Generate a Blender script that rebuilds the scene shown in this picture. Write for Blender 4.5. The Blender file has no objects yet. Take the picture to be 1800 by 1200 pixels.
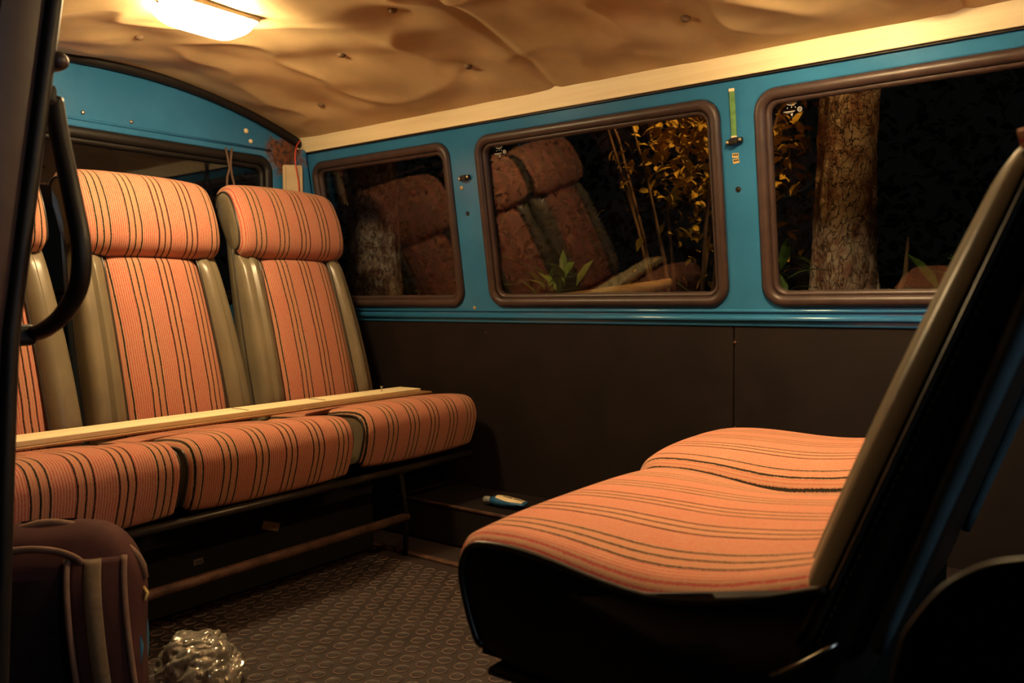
import bpy, bmesh, math, random
from mathutils import Vector, Matrix, noise
random.seed(7)
S = bpy.context.scene
COL = S.collection
PI = math.pi

# ------------------------------------------------------------------ camera
cam_d = bpy.data.cameras.new('camera')
cam = bpy.data.objects.new('camera', cam_d)
COL.objects.link(cam)
right = Vector((0.79671749, 0.60430326, -0.00766896))
up = Vector((-0.0251595, 0.04584367, 0.99863174))
fwd = Vector((-0.60382799, 0.79543443, -0.05172842))
m = Matrix((right, up, -fwd)).transposed().to_4x4()
m.translation = Vector((0, 0, 0.75))
cam.matrix_world = m
cam_d.sensor_width = 36.0
cam_d.lens = 28.8
cam_d.clip_start = 0.02
cam_d.dof.use_dof = True
cam_d.dof.focus_distance = 1.9
cam_d.dof.aperture_fstop = 5.0
S.camera = cam

# ------------------------------------------------------------------ world, exposure
w = bpy.data.worlds.new('night')
S.world = w
w.use_nodes = True
bg = w.node_tree.nodes['Background']
bg.inputs[0].default_value = (0.9, 0.85, 0.8, 1)
bg.inputs[1].default_value = 0.0022
S.view_settings.view_transform = 'Standard'
S.view_settings.look = 'None'
S.view_settings.gamma = 1.0
S.view_settings.use_curve_mapping = False
S.view_settings.exposure = 0.0
LAMP_COL = (1.0, 0.715, 0.36)
LAMP_REAR = 160.0       # radiance of the two dome lamp lenses
LAMP_FRONT = 225.0
# added warm spot, unseen above the roof, aimed to light the bush leaves
sd = bpy.data.lights.new('bush_spot', 'SPOT')
sd.energy = 420
sd.spot_size = math.radians(27); sd.spot_blend = 0.5
sd.color = (1.0, 0.52, 0.14)
sd.shadow_soft_size = 0.12
so = bpy.data.objects.new('bush_spot', sd)
so.location = (0.1, 2.0, 3.9)
so.rotation_euler = (Vector((-1.36, 2.80, 1.42)) - Vector(so.location)).to_track_quat('-Z', 'Y').to_euler()
COL.objects.link(so)

# added unseen cool light in the cab, brings out the backrest frame edge
cd = bpy.data.lights.new('cab_fill_light', 'POINT')
cd.energy = 26; cd.color = (0.62, 0.85, 1.0); cd.shadow_soft_size = 0.25
co = bpy.data.objects.new('cab_fill_light', cd)
co.location = (1.7, 0.75, 1.25); COL.objects.link(co)

# ------------------------------------------------------------------ materials
def nt(name):
    mt = bpy.data.materials.new(name)
    mt.use_nodes = True
    t = mt.node_tree
    return mt, t, t.nodes['Principled BSDF']
def N(t, typ, **kw):
    n = t.nodes.new(typ)
    for k, v in kw.items():
        setattr(n, k, v)
    return n
def math_n(t, op, a, b=None, c=None):
    n = t.nodes.new('ShaderNodeMath'); n.operation = op
    for i, v in enumerate((a, b, c)):
        if v is None: continue
        if isinstance(v, (int, float)): n.inputs[i].default_value = v
        else: t.links.new(v, n.inputs[i])
    return n.outputs[0]
def mixc(t, fac, a, b):
    n = t.nodes.new('ShaderNodeMix'); n.data_type = 'RGBA'
    if isinstance(fac, (int, float)): n.inputs['Factor'].default_value = fac
    else: t.links.new(fac, n.inputs['Factor'])
    for s, v in (('A', a), ('B', b)):
        i = [q for q in n.inputs if q.name == s and q.type == 'RGBA'][0]
        if isinstance(v, tuple): i.default_value = (v[0], v[1], v[2], 1)
        else: t.links.new(v, i)
    return [q for q in n.outputs if q.type == 'RGBA'][0]
def noise_n(t, scale, detail=3, rough=0.55, vec=None):
    n = t.nodes.new('ShaderNodeTexNoise')
    n.inputs['Scale'].default_value = scale
    n.inputs['Detail'].default_value = detail
    n.inputs['Roughness'].default_value = rough
    if vec is not None: t.links.new(vec, n.inputs['Vector'])
    return n.outputs[0]
def ramp(t, fac, lo, hi):
    n = t.nodes.new('ShaderNodeMapRange'); n.interpolation_type = 'SMOOTHSTEP'
    t.links.new(fac, n.inputs[0]); n.inputs[1].default_value = lo; n.inputs[2].default_value = hi
    return n.outputs[0]
def bump(t, p, h, strength, dist):
    b = t.nodes.new('ShaderNodeBump')
    b.inputs['Strength'].default_value = strength
    b.inputs['Distance'].default_value = dist
    t.links.new(h, b.inputs['Height']); t.links.new(b.outputs[0], p.inputs['Normal'])
def objc(t):
    return t.nodes.new('ShaderNodeTexCoord').outputs['Object']
def simple(name, col, rough=0.5, metal=0.0, spec=0.5, var=0.15, vscale=14.0, bs=0.0, bscale=200.0, bd=0.001):
    mt, t, p = nt(name)
    v = objc(t)
    f = noise_n(t, vscale, 4, 0.6, v)
    c2 = tuple(x * (1 - var) for x in col); c1 = tuple(min(1, x * (1 + var)) for x in col)
    t.links.new(mixc(t, ramp(t, f, 0.3, 0.7), c2, c1), p.inputs['Base Color'])
    p.inputs['Roughness'].default_value = rough
    p.inputs['Metallic'].default_value = metal
    p.inputs['Specular IOR Level'].default_value = spec
    if bs: bump(t, p, noise_n(t, bscale, 3, 0.6, v), bs, bd)
    return mt

def fabric_mat(off=0.0):
    mt, t, p = nt('striped_fabric')
    v = objc(t)
    sep = t.nodes.new('ShaderNodeSeparateXYZ'); t.links.new(v, sep.inputs[0])
    wob = noise_n(t, 420.0, 1, 0.5, v)
    x = math_n(t, 'ADD', sep.outputs[0], math_n(t, 'MULTIPLY', math_n(t, 'SUBTRACT', wob, 0.5), 0.0030))
    wob2 = noise_n(t, 9.0, 2, 0.5, v)
    x = math_n(t, 'ADD', x, math_n(t, 'MULTIPLY', math_n(t, 'SUBTRACT', wob2, 0.5), 0.006))
    x = math_n(t, 'ADD', x, 4.0 + off)
    Pd, sp = 0.0860, 0.0175
    k = math_n(t, 'MULTIPLY', math_n(t, 'FRACT', math_n(t, 'DIVIDE', x, Pd)), Pd)
    ing = math_n(t, 'LESS_THAN', k, sp * 2 + 0.0042)
    ln = math_n(t, 'LESS_THAN', math_n(t, 'MULTIPLY', math_n(t, 'FRACT', math_n(t, 'DIVIDE', k, sp)), sp), 0.0038)
    black = math_n(t, 'MULTIPLY', ing, ln)
    rib = math_n(t, 'FRACT', math_n(t, 'DIVIDE', x, 0.0058))
    ribm = math_n(t, 'PINGPONG', rib, 0.5)
    ribs = ramp(t, ribm, 0.07, 0.25)
    red = (0.46, 0.060, 0.060); tan = (0.51, 0.262, 0.160)
    base = mixc(t, ribs, red, tan)
    tanin = math_n(t, 'MULTIPLY', ing, 0.45)
    base = mixc(t, tanin, base, (0.48, 0.25, 0.14))
    soil = ramp(t, noise_n(t, 7.0, 5, 0.65, v), 0.35, 0.75)
    base = mixc(t, math_n(t, 'MULTIPLY', soil, 0.22), base, (0.42, 0.10, 0.06))
    col = mixc(t, black, base, (0.016, 0.014, 0.009))
    t.links.new(col, p.inputs['Base Color'])
    p.inputs['Roughness'].default_value = 0.95
    p.inputs['Specular IOR Level'].default_value = 0.15
    p.inputs['Sheen Weight'].default_value = 0.25
    p.inputs['Sheen Tint'].default_value = (1.0, 0.65, 0.4, 1)
    h = math_n(t, 'ADD', ribm, math_n(t, 'MULTIPLY', noise_n(t, 700.0, 2, 0.6, v), 0.8))
    bump(t, p, h, 0.35, 0.0012)
    return mt

def blue_mat():
    mt, t, p = nt('blue_paint')
    v = t.nodes.new('ShaderNodeNewGeometry').outputs['Position']
    c = mixc(t, ramp(t, noise_n(t, 5.0, 5, 0.6, v), 0.3, 0.7), (0.026, 0.150, 0.325), (0.034, 0.180, 0.38))
    chips = ramp(t, noise_n(t, 46.0, 6, 0.75, v), 0.735, 0.76)
    c = mixc(t, chips, c, (0.62, 0.58, 0.5))
    # rust eaten into the rear corner
    vd = t.nodes.new('ShaderNodeVectorMath'); vd.operation = 'DISTANCE'
    t.links.new(v, vd.inputs[0]); vd.inputs[1].default_value = (-2.5, 1.915, 1.285)
    near = math_n(t, 'SUBTRACT', 1.0, ramp(t, vd.outputs['Value'], 0.0, 0.19))
    r = math_n(t, 'ADD', math_n(t, 'MULTIPLY', near, 0.62), math_n(t, 'MULTIPLY', noise_n(t, 24.0, 6, 0.7, v), 0.75))
    rust = ramp(t, r, 0.70, 0.92)
    rc = mixc(t, ramp(t, noise_n(t, 60.0, 4, 0.6, v), 0.35, 0.65), (0.035, 0.022, 0.018), (0.22, 0.07, 0.03))
    c = mixc(t, rust, c, rc)
    t.links.new(c, p.inputs['Base Color'])
    rr = math_n(t, 'ADD', 0.18, math_n(t, 'MULTIPLY', rust, 0.5))
    t.links.new(rr, p.inputs['Roughness'])
    bump(t, p, noise_n(t, 90.0, 2, 0.5, v), 0.06, 0.002)
    return mt

def glass_mat():
    mt = bpy.data.materials.new('window_glass'); mt.use_nodes = True
    t = mt.node_tree; t.nodes.clear()
    o = t.nodes.new('ShaderNodeOutputMaterial')
    tr = t.nodes.new('ShaderNodeBsdfTransparent'); tr.inputs[0].default_value = (0.93, 0.94, 0.92, 1)
    gl = t.nodes.new('ShaderNodeBsdfGlossy'); gl.inputs['Roughness'].default_value = 0.012
    lw = t.nodes.new('ShaderNodeLayerWeight'); lw.inputs[0].default_value = 0.5
    fr = math_n(t, 'MULTIPLY_ADD', math_n(t, 'POWER', lw.outputs['Facing'], 5.0), 0.94, 0.06)
    mx = t.nodes.new('ShaderNodeMixShader')
    t.links.new(fr, mx.inputs[0]); t.links.new(tr.outputs[0], mx.inputs[1]); t.links.new(gl.outputs[0], mx.inputs[2])
    t.links.new(mx.outputs[0], o.inputs[0])
    return mt

def lamp_mat(name, strength):
    mt, t, p = nt(name)
    p.inputs['Base Color'].default_value = (0.9, 0.85, 0.7, 1)
    p.inputs['Emission Color'].default_value = (*LAMP_COL, 1)
    f = noise_n(t, 120.0, 1, 0.5, objc(t))
    t.links.new(math_n(t, 'MULTIPLY', math_n(t, 'ADD', 0.9, math_n(t, 'MULTIPLY', f, 0.2)), strength), p.inputs['Emission Strength'])
    return mt

def wood_mat(name, a, b, rough=0.5, axis=0):
    mt, t, p = nt(name)
    v = objc(t)
    mp = t.nodes.new('ShaderNodeMapping'); sc = [60, 60, 60]; sc[axis] = 2.5
    mp.inputs['Scale'].default_value = sc
    t.links.new(v, mp.inputs[0])
    f = noise_n(t, 1.0, 5, 0.6, mp.outputs[0])
    t.links.new(mixc(t, ramp(t, f, 0.3, 0.7), a, b), p.inputs['Base Color'])
    p.inputs['Roughness'].default_value = rough
    bump(t, p, f, 0.12, 0.001)
    return mt

def bark_mat():
    mt, t, p = nt('pine_bark')
    v = objc(t)
    mp = t.nodes.new('ShaderNodeMapping'); mp.inputs['Scale'].default_value = (1, 1, 0.45); t.links.new(v, mp.inputs[0])
    vo = t.nodes.new('ShaderNodeTexVoronoi'); vo.feature = 'DISTANCE_TO_EDGE'; vo.inputs['Scale'].default_value = 34
    nz = t.nodes.new('ShaderNodeTexNoise'); nz.inputs['Scale'].default_value = 14; nz.inputs['Detail'].default_value = 4
    t.links.new(mp.outputs[0], nz.inputs['Vector'])
    add = t.nodes.new('ShaderNodeVectorMath'); add.operation = 'MULTIPLY_ADD'
    t.links.new(nz.outputs['Color'], add.inputs[0]); add.inputs[1].default_value = (0.16, 0.16, 0.16); t.links.new(mp.outputs[0], add.inputs[2])
    t.links.new(add.outputs[0], vo.inputs['Vector'])
    e = ramp(t, math_n(t, 'ADD', vo.outputs[0], math_n(t, 'MULTIPLY', noise_n(t, 30.0, 5, 0.7, v), 0.12)), 0.02, 0.13)
    plates = mixc(t, ramp(t, noise_n(t, 18.0, 5, 0.65, v), 0.35, 0.66), (0.27, 0.13, 0.095), (0.62, 0.50, 0.43))
    t.links.new(mixc(t, e, (0.035, 0.02, 0.016), plates), p.inputs['Base Color'])
    p.inputs['Roughness'].default_value = 0.9
    bump(t, p, math_n(t, 'ADD', e, math_n(t, 'MULTIPLY', noise_n(t, 60.0, 4, 0.6, v), 0.4)), 0.9, 0.012)
    return mt

M = {}
M['fabric'] = fabric_mat()
M['blue'] = blue_mat()
M['glass'] = glass_mat()
M['greyblue'] = simple('grey_blue_paint', (0.07, 0.10, 0.115), 0.45)
M['vinyl'] = simple('taupe_vinyl', (0.178, 0.142, 0.088), 0.30, 0, 0.5, 0.10, 9, 0.12, 650, 0.0006)
M['vinyl_dark'] = simple('black_vinyl', (0.022, 0.016, 0.013), 0.38, 0, 0.45, 0.15, 9, 0.15, 650, 0.0006)
M['piping'] = simple('dark_piping', (0.035, 0.026, 0.020), 0.32, 0, 0.5, 0.1)
M['rubber'] = simple('window_rubber', (0.050, 0.030, 0.026), 0.42, 0, 0.45, 0.15, 20, 0.1, 300)
M['black_rubber'] = simple('black_rubber', (0.012, 0.009, 0.008), 0.5, 0, 0.35, 0.2)
M['panel'] = simple('dark_hardboard', (0.0105, 0.0060, 0.0050), 0.7, 0, 0.22, 0.25, 6, 0.12, 260)
M['cream'] = wood_mat('cream_wood', (0.82, 0.68, 0.41), (0.90, 0.78, 0.50), 0.5, 0)
M['padc'] = simple('cream_padding', (0.55, 0.42, 0.26), 0.8, 0, 0.2, 0.1)
M['headliner'] = simple('headliner_vinyl', (0.60, 0.44, 0.235), 0.55, 0, 0.4, 0.16, 4.0, 0.10, 500)
M['floor'] = simple('rubber_mat', (0.031, 0.019, 0.017), 0.60, 0, 0.4, 0.35, 10, 0.25, 160, 0.001)
M['dust_glint'] = simple('dusty_glint_rubber', (0.110, 0.072, 0.060), 0.6, 0, 0.4, 0.45, 16)  # pale tone: dust plus the stud rim highlight put into the colour
M['steel_dark'] = simple('rusty_frame', (0.095, 0.045, 0.030), 0.6, 0.2, 0.4, 0.5, 26, 0.4, 120, 0.002)
M['black'] = simple('black_paint', (0.007, 0.0055, 0.005), 0.85, 0, 0.15, 0.2)
M['steel'] = simple('bare_steel', (0.55, 0.5, 0.43), 0.3, 1.0, 0.5, 0.1)
M['brass'] = simple('brass_screw', (0.75, 0.6, 0.35), 0.35, 0.8, 0.5, 0.15)
M['green'] = simple('green_tape', (0.10, 0.23, 0.075), 0.6, 0, 0.4, 0.25, 60)
M['yellow'] = simple('yellow_sticker', (0.72, 0.5, 0.16), 0.5, 0, 0.4, 0.15)
M['print'] = simple('black_print', (0.02, 0.018, 0.015), 0.6)
M['etch'] = simple('frosted_etching', (0.40, 0.38, 0.34), 0.9, 0, 0.2, 0.05)
M['red'] = simple('red_wire', (0.62, 0.045, 0.025), 0.45)
M['pack'] = simple('maroon_cloth', (0.070, 0.026, 0.024), 0.85, 0, 0.2, 0.2, 12, 0.3, 420)
M['pack_dark'] = simple('black_mesh_cloth', (0.016, 0.009, 0.009), 0.9, 0, 0.15, 0.2, 12, 0.3, 420)
M['binding'] = simple('brown_binding', (0.21, 0.12, 0.085), 0.85, 0, 0.2, 0.15, 30, 0.2, 500)
M['web'] = simple('tan_webbing', (0.19, 0.125, 0.075), 0.8, 0, 0.2, 0.12, 60)
M['bluecloth'] = simple('blue_nylon', (0.012, 0.12, 0.24), 0.6, 0, 0.35, 0.2)
M['foil'] = simple('crinkled_plastic', (0.42, 0.38, 0.32), 0.16, 0.55, 0.6, 0.3, 30)
M['tube'] = simple('blue_tube', (0.03, 0.13, 0.28), 0.35, 0, 0.5, 0.15)
M['labelc'] = simple('cream_label', (0.78, 0.62, 0.38), 0.5, 0, 0.4, 0.1)
M['cap'] = simple('grey_cap', (0.22, 0.21, 0.2), 0.45)
M['plank'] = wood_mat('pale_plank', (0.80, 0.64, 0.36), (0.92, 0.80, 0.50), 0.55, 1)
M['plank2'] = wood_mat('brown_plank', (0.22, 0.11, 0.045), (0.36, 0.19, 0.08), 0.6, 1)
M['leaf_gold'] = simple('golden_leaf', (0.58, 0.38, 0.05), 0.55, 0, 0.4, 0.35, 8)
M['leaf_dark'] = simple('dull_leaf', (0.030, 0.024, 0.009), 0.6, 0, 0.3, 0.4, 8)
M['leaf_green'] = simple('green_leaf', (0.060, 0.125, 0.022), 0.55, 0, 0.4, 0.3, 8)
M['twig'] = simple('brown_twig', (0.13, 0.075, 0.045), 0.85)
M['soil'] = simple('dark_soil', (0.045, 0.030, 0.018), 0.95, 0, 0.2, 0.5, 9, 0.8, 30, 0.02)
M['bark'] = bark_mat()
M['log'] = wood_mat('weathered_log', (0.13, 0.08, 0.035), (0.24, 0.15, 0.07), 0.85, 0)
M['lens_rear'] = lamp_mat('lamp_lens_rear', LAMP_REAR)
M['lens_front'] = lamp_mat('lamp_lens_front', LAMP_FRONT)
M['lamp_frame'] = simple('cream_plastic', (0.62, 0.5, 0.32), 0.45)
M['rope'] = simple('dark_cord', (0.11, 0.06, 0.04), 0.8)

# ------------------------------------------------------------------ mesh helpers
def link(name, me, parent=None):
    o = bpy.data.objects.new(name, me); COL.objects.link(o)
    if parent is not None: o.parent = parent
    return o
def mk(name, verts, faces, mat, parent=None, smooth=True, fix=True):
    me = bpy.data.meshes.new(name)
    me.from_pydata([tuple(v) for v in verts], [], faces)
    if fix:
        b = bmesh.new(); b.from_mesh(me); bmesh.ops.recalc_face_normals(b, faces=b.faces); b.to_mesh(me); b.free()
    if smooth: me.polygons.foreach_set('use_smooth', [True] * len(me.polygons))
    me.materials.append(M[mat] if isinstance(mat, str) else mat)
    me.update()
    return link(name, me, parent)
def empty(name, loc=(0, 0, 0), rz=0.0):
    o = bpy.data.objects.new(name, None); COL.objects.link(o)
    o.location = loc; o.rotation_euler = (0, 0, rz); o.empty_display_size = 0.05
    return o
def tag(o, label, cat, group=None):
    o['label'] = label; o['category'] = cat
    if group: o['group'] = group
    return o
def struct(o, label=None, cat=None):
    o['kind'] = 'structure'
    if label: o['label'] = label
    if cat: o['category'] = cat
    return o
class B:
    """collects geometry for one mesh"""
    def __init__(s): s.v = []; s.f = []
    def add(s, v, f):
        n = len(s.v); s.v += [Vector(q) for q in v]; s.f += [tuple(i + n for i in q) for q in f]; return s
    def box(s, c, d, bev=0.0, rot=None):
        b = bmesh.new(); bmesh.ops.create_cube(b, size=1.0)
        for q in b.verts: q.co = Vector((q.co.x * d[0], q.co.y * d[1], q.co.z * d[2]))
        if bev: bmesh.ops.bevel(b, geom=list(b.edges), offset=bev, segments=2, affect='EDGES', profile=0.5)
        b.verts.index_update()
        R = rot if rot is not None else Matrix.Identity(3)
        s.add([R @ q.co + Vector(c) for q in b.verts], [[q.index for q in f.verts] for f in b.faces]); b.free(); return s
    def tube(s, path, r, n=8, closed=False, flat=1.0, cap=True, upv=None):
        P = [Vector(q) for q in path]; L = len(P); rings = []
        U = Vector(upv) if upv else Vector((0, 0, 1))
        prev = None
        for i in range(L):
            a = P[(i - 1) % L] if (closed or i > 0) else P[i]; b = P[(i + 1) % L] if (closed or i < L - 1) else P[i]
            T = (b - a).normalized()
            if prev is None:
                X = T.cross(U)
                if X.length < 1e-3: X = T.cross(Vector((1, 0, 0)))
            else:
                X = prev - T * prev.dot(T)
            X.normalize(); prev = X; Y = T.cross(X)
            rr = r[i] if isinstance(r, (list, tuple)) else r
            rings.append([P[i] + X * math.cos(2 * PI * k / n) * rr + Y * math.sin(2 * PI * k / n) * rr * flat for k in range(n)])
        v = [q for g in rings for q in g]; f = []
        for i in range(L if closed else L - 1):
            j = (i + 1) % L
            for k in range(n): f.append((i * n + k, i * n + (k + 1) % n, j * n + (k + 1) % n, j * n + k))
        if not closed and cap: f += [tuple(range(n))[::-1], tuple((L - 1) * n + k for k in range(n))]
        return s.add(v, f)
    def grid(s, fn, nu, nv):
        v = [fn(i / nu, j / nv) for j in range(nv + 1) for i in range(nu + 1)]
        f = [(j * (nu + 1) + i, j * (nu + 1) + i + 1, (j + 1) * (nu + 1) + i + 1, (j + 1) * (nu + 1) + i) for j in range(nv) for i in range(nu)]
        return s.add(v, f)
    def lathe(s, prof, n, c=(0, 0, 0), R=None):
        v = []; L = len(prof)
        for (r, z) in prof:
            for k in range(n):
                q = Vector((r * math.cos(2 * PI * k / n), r * math.sin(2 * PI * k / n), z))
                v.append((R @ q if R else q) + Vector(c))
        f = [(i * n + k, i * n + (k + 1) % n, (i + 1) * n + (k + 1) % n, (i + 1) * n + k) for i in range(L - 1) for k in range(n)]
        f += [tuple(range(n))[::-1], tuple((L - 1) * n + k for k in range(n))]
        return s.add(v, f)
    def build(s, name, mat, parent=None, smooth=True):
        return mk(name, s.v, s.f, mat, parent, smooth)
def autosmooth(o, ang=40):
    me = o.data
    b = bmesh.new(); b.from_mesh(me)
    for e in b.edges:
        if len(e.link_faces) == 2 and e.calc_face_angle(0) > math.radians(ang): e.smooth = False
    b.to_mesh(me); b.free()
    return o
def rrect(x0, x1, y0, y1, r, n=8):
    out = []
    for cx, cy, a in ((x1 - r, y1 - r, 0), (x0 + r, y1 - r, 90), (x0 + r, y0 + r, 180), (x1 - r, y0 + r, 270)):
        for k in range(n + 1):
            t = math.radians(a + 90 * k / n); out.append((cx + r * math.cos(t), cy + r * math.sin(t)))
    return out
def plate(name, outer, holes, thick, mat, parent=None, bevel=0.0):
    """flat sheet with rounded holes, local xy, thickness along -z"""
    cu = bpy.data.curves.new(name, 'CURVE'); cu.dimensions = '2D'; cu.fill_mode = 'BOTH'
    for pts in [outer] + holes:
        sp = cu.splines.new('POLY'); sp.points.add(len(pts) - 1); sp.use_cyclic_u = True
        for q, p in zip(sp.points, pts): q.co = (p[0], p[1], 0, 1)
    cu.extrude = thick / 2 - bevel; cu.bevel_depth = bevel; cu.bevel_resolution = 2; cu.offset = -bevel
    tmp = bpy.data.objects.new(name + '_tmp', cu); COL.objects.link(tmp)
    dg = bpy.context.evaluated_depsgraph_get()
    me = bpy.data.meshes.new_from_object(tmp.evaluated_get(dg))
    bpy.data.objects.remove(tmp); bpy.data.curves.remove(cu)
    me.transform(Matrix.Translation((0, 0, -thick / 2)))
    me.name = name; me.materials.clear(); me.materials.append(M[mat])
    me.polygons.foreach_set('use_smooth', [True] * len(me.polygons))
    o = link(name, me, parent)
    autosmooth(o, 35)
    return o
def ring(name, pts, ra, rb, z, mat, parent, n=10):
    """seal swept round a closed outline in local xy; elliptical section"""
    b = B(); b.tube([(p[0], p[1], z) for p in pts], ra, n, closed=True, flat=rb / ra, upv=(0, 0, 1))
    return b.build(name, mat, parent)

# ------------------------------------------------------------------ setting: shell of the van
ZS, YS = 0.70, 2.09
tilt = math.atan2(0.09, 0.58)
ct, st_ = math.cos(tilt), math.sin(tilt)
def wallpt(X, z, off=0.0):
    """point on the inner face of the window wall at height z, off metres into the cabin"""
    s = (z - ZS) / ct
    return Vector((X, YS - s * st_ - off * ct, ZS + s * ct - off * st_))
def srf(z): return (z - ZS) / ct
WR = Matrix(((1, 0, 0), (0, -st_, -ct), (0, ct, -st_)))   # columns: along, up, into cabin
def wall_obj_matrix(o):
    mw = WR.to_4x4(); mw.translation = Vector((0, YS, ZS)); o.matrix_world = mw
WINS = [(-2.450, -1.775), (-1.665, -0.857), (-0.763, 0.060)]
zb, zt = 0.727, 1.258
holes = [rrect(a, b, srf(zb), srf(zt), 0.052) for a, b in WINS]
outer = [(-2.56, srf(0.672)), (0.50, srf(0.672)), (0.50, srf(1.40)), (-2.56, srf(1.40))]
wall_r = plate('wall_right', outer, holes, 0.030, 'blue', None, 0.006)
wall_obj_matrix(wall_r); struct(wall_r, 'blue painted window wall of the van with three rounded openings', 'wall')
# pressed beads under the windows
b = B(); b.tube([(-2.50, srf(0.694), 0.002), (0.48, srf(0.694), 0.002)], 0.0075, 10); b.build('pressed_bead', 'blue', wall_r)
b = B(); b.tube([(-2.50, srf(0.714), 0.000), (0.48, srf(0.714), 0.000)], 0.005, 8); b.build('pressed_bead', 'blue', wall_r)
for k, (a, c) in enumerate(WINS):
    root = empty('window_%d' % (k + 1)); wall_obj_matrix(root)
    struct(root, ['small rear side window beside the rear seats', 'middle side window with yellow leaves behind it',
                  'front side window with a tree trunk behind it'][k], 'window')
    y0, y1 = srf(zb), srf(zt)
    ring('seal', rrect(a + 0.012, c - 0.012, y0 + 0.012, y1 - 0.012, 0.043), 0.0145, 0.013, 0.000, 'rubber', root)
    ring('seal_lip', rrect(a + 0.029, c - 0.029, y0 + 0.029, y1 - 0.029, 0.032), 0.009, 0.012, -0.012, 'rubber', root)
    g = plate('pane', rrect(a + 0.022, c - 0.022, y0 + 0.022, y1 - 0.022, 0.036), [], 0.004, 'glass', root)
    g.location = (0, 0, -0.016)
    if k:   # maker's etching in the upper rear corner of the pane
        ex = (a + 0.083) if k == 1 else (a + 0.086); ey = srf(1.207); zz = -0.0150
        e = B(); e.box((ex, ey + 0.026, zz), (0.044, 0.0016, 0.0006))
        ov = []
        for q in range(20):
            t = 2 * PI * q / 20; ov.append((ex + 0.0125 * math.cos(t), ey + 0.014 + 0.0068 * math.sin(t), zz))
        e.tube(ov, 0.0011, 4, closed=True, flat=0.4)
        for q in (-0.0062, -0.0024, 0.0014, 0.0054):
            e.box((ex + q, ey + 0.014, zz), (0.0014, 0.0066, 0.0006)); e.box((ex + q + 0.0012, ey + 0.014 + (0.002 if q > 0 else -0.002), zz), (0.0024, 0.0012, 0.0006))
        for q, dy in ((-0.010, 0.0), (0.0, 0.0012), (0.009, 0.0)): e.box((ex + q, ey + 0.0012 + dy, zz), (0.0020, 0.0028, 0.0006))
        e.box((ex - 0.006, ey - 0.0075, zz), (0.028, 0.0022, 0.0006)); e.box((ex - 0.006, ey - 0.0105, zz), (0.018, 0.0010, 0.0006))
        ov = []
        for q in range(14):
            t = 2 * PI * q / 14; ov.append((ex + 0.0195 + 0.0052 * math.cos(t), ey - 0.005 + 0.0052 * math.sin(t), zz))
        e.tube(ov, 0.0010, 4, closed=True, flat=0.4); e.box((ex + 0.0195, ey - 0.005, zz), (0.0062, 0.0010, 0.0006)); e.box((ex + 0.0180, ey - 0.005, zz), (0.0010, 0.0055, 0.0006)); e.box((ex + 0.0212, ey - 0.005, zz), (0.0010, 0.0055, 0.0006))
        e.add([(ex - 0.0035, ey - 0.013, zz), (ex + 0.0035, ey - 0.013, zz), (ex, ey - 0.0205, zz)], [(0, 1, 2)])
        o = e.build('glass_marking', 'etch', root, False); o['label'] = 'small pale maker marking etched in the glass'

# dark hardboard lining below the windows
lin = empty('wall_lining'); struct(lin, 'dark hardboard lining below the side windows', 'wall lining'); lin.location = (0, 2.10, 0)
for x0, x1 in ((-2.50, -0.8505), (-0.8495, 0.45)):
    b = B(); b.box(((x0 + x1) / 2, 0.006, 0.343), (x1 - x0 - 0.002, 0.012, 0.682), 0.003); b.build('lining_panel', 'panel', lin, False)
for x, z in ((-0.845, 0.40), (-0.846, 0.63), (-1.70, 0.64)):
    b = B(); b.lathe([(0.0045, 0), (0.0045, 0.0012), (0.002, 0.0022)], 10, (x, 0.0, z), Matrix.Rotation(PI / 2, 3, 'X')); b.build('panel_pin', 'steel_dark', lin)

# cream strip along the top of the window wall
tr1 = empty('trim_1'); wall_obj_matrix(tr1); struct(tr1, 'cream wooden strip between windows and roof lining', 'trim')
y0, y1 = srf(1.299), srf(1.368)
for x0, x1 in ((-2.525, 0.48),):
    b = B(); b.box(((x0 + x1) / 2, (y0 + y1) / 2, 0.009), (x1 - x0, y1 - y0, 0.012), 0.0025); b.build('strip_board', 'cream', tr1, False)
b = B(); b.box((-1.02, y0 - 0.002, 0.004), (3.0, 0.007, 0.007), 0.001); b.build('shadow_gap_strip', 'black_rubber', tr1, False)  # dark strip standing in for the thin shadow under the cream board

# rear bulkhead with its window
def arch(Y): return 1.478 - 0.125 * (abs(Y - 1.27) / 0.68) ** 2.1
XR = -2.50
outl = [(0.46, 0.0), (2.08, 0.0), (2.08, 0.70), (2.0, 1.29)] + [(2.0 - 1.46 * k / 24, arch(2.0 - 1.46 * k / 24)) for k in range(25)] + [(0.54, 1.29), (0.46, 0.70)]
rh = rrect(0.675, 1.865, 0.74, 1.268, 0.05)
wall_b = plate('wall_rear', outl, [rh], 0.03, 'blue', None, 0.005)
RB = Matrix(((0, 0, 1), (1, 0, 0), (0, 1, 0))).to_4x4(); RB.translation = Vector((XR, 0, 0)); wall_b.matrix_world = RB
struct(wall_b, 'blue painted rear bulkhead with arched top and rusty corner', 'wall')
b = B(); b.tube([(0.56, 1.292, 0.0), (1.86, 1.292, 0.0)], 0.005, 8); b.build('pressed_bead', 'blue', wall_b)
for (Y, z, r) in ((1.195, 1.312, 0.006), (1.342, 1.309, 0.006)):
    b = B(); b.lathe([(r, 0), (r, 0.004), (r * 0.6, 0.006)], 10, (Y, z, 0)); b.build('bolt', 'steel', wall_b)
for (Y, z, r) in ((1.757, 1.346, 0.009), (1.775, 1.313, 0.0075)):
    b = B(); b.lathe([(r, 0), (r, 0.003), (r * 0.75, 0.006), (r * 0.2, 0.0075)], 12, (Y, z, 0)); b.build('bolt', 'labelc', wall_b)
w4 = empty('window_4'); w4.matrix_world = RB; struct(w4, 'dark rear window behind the row of three seats', 'window')
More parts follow.
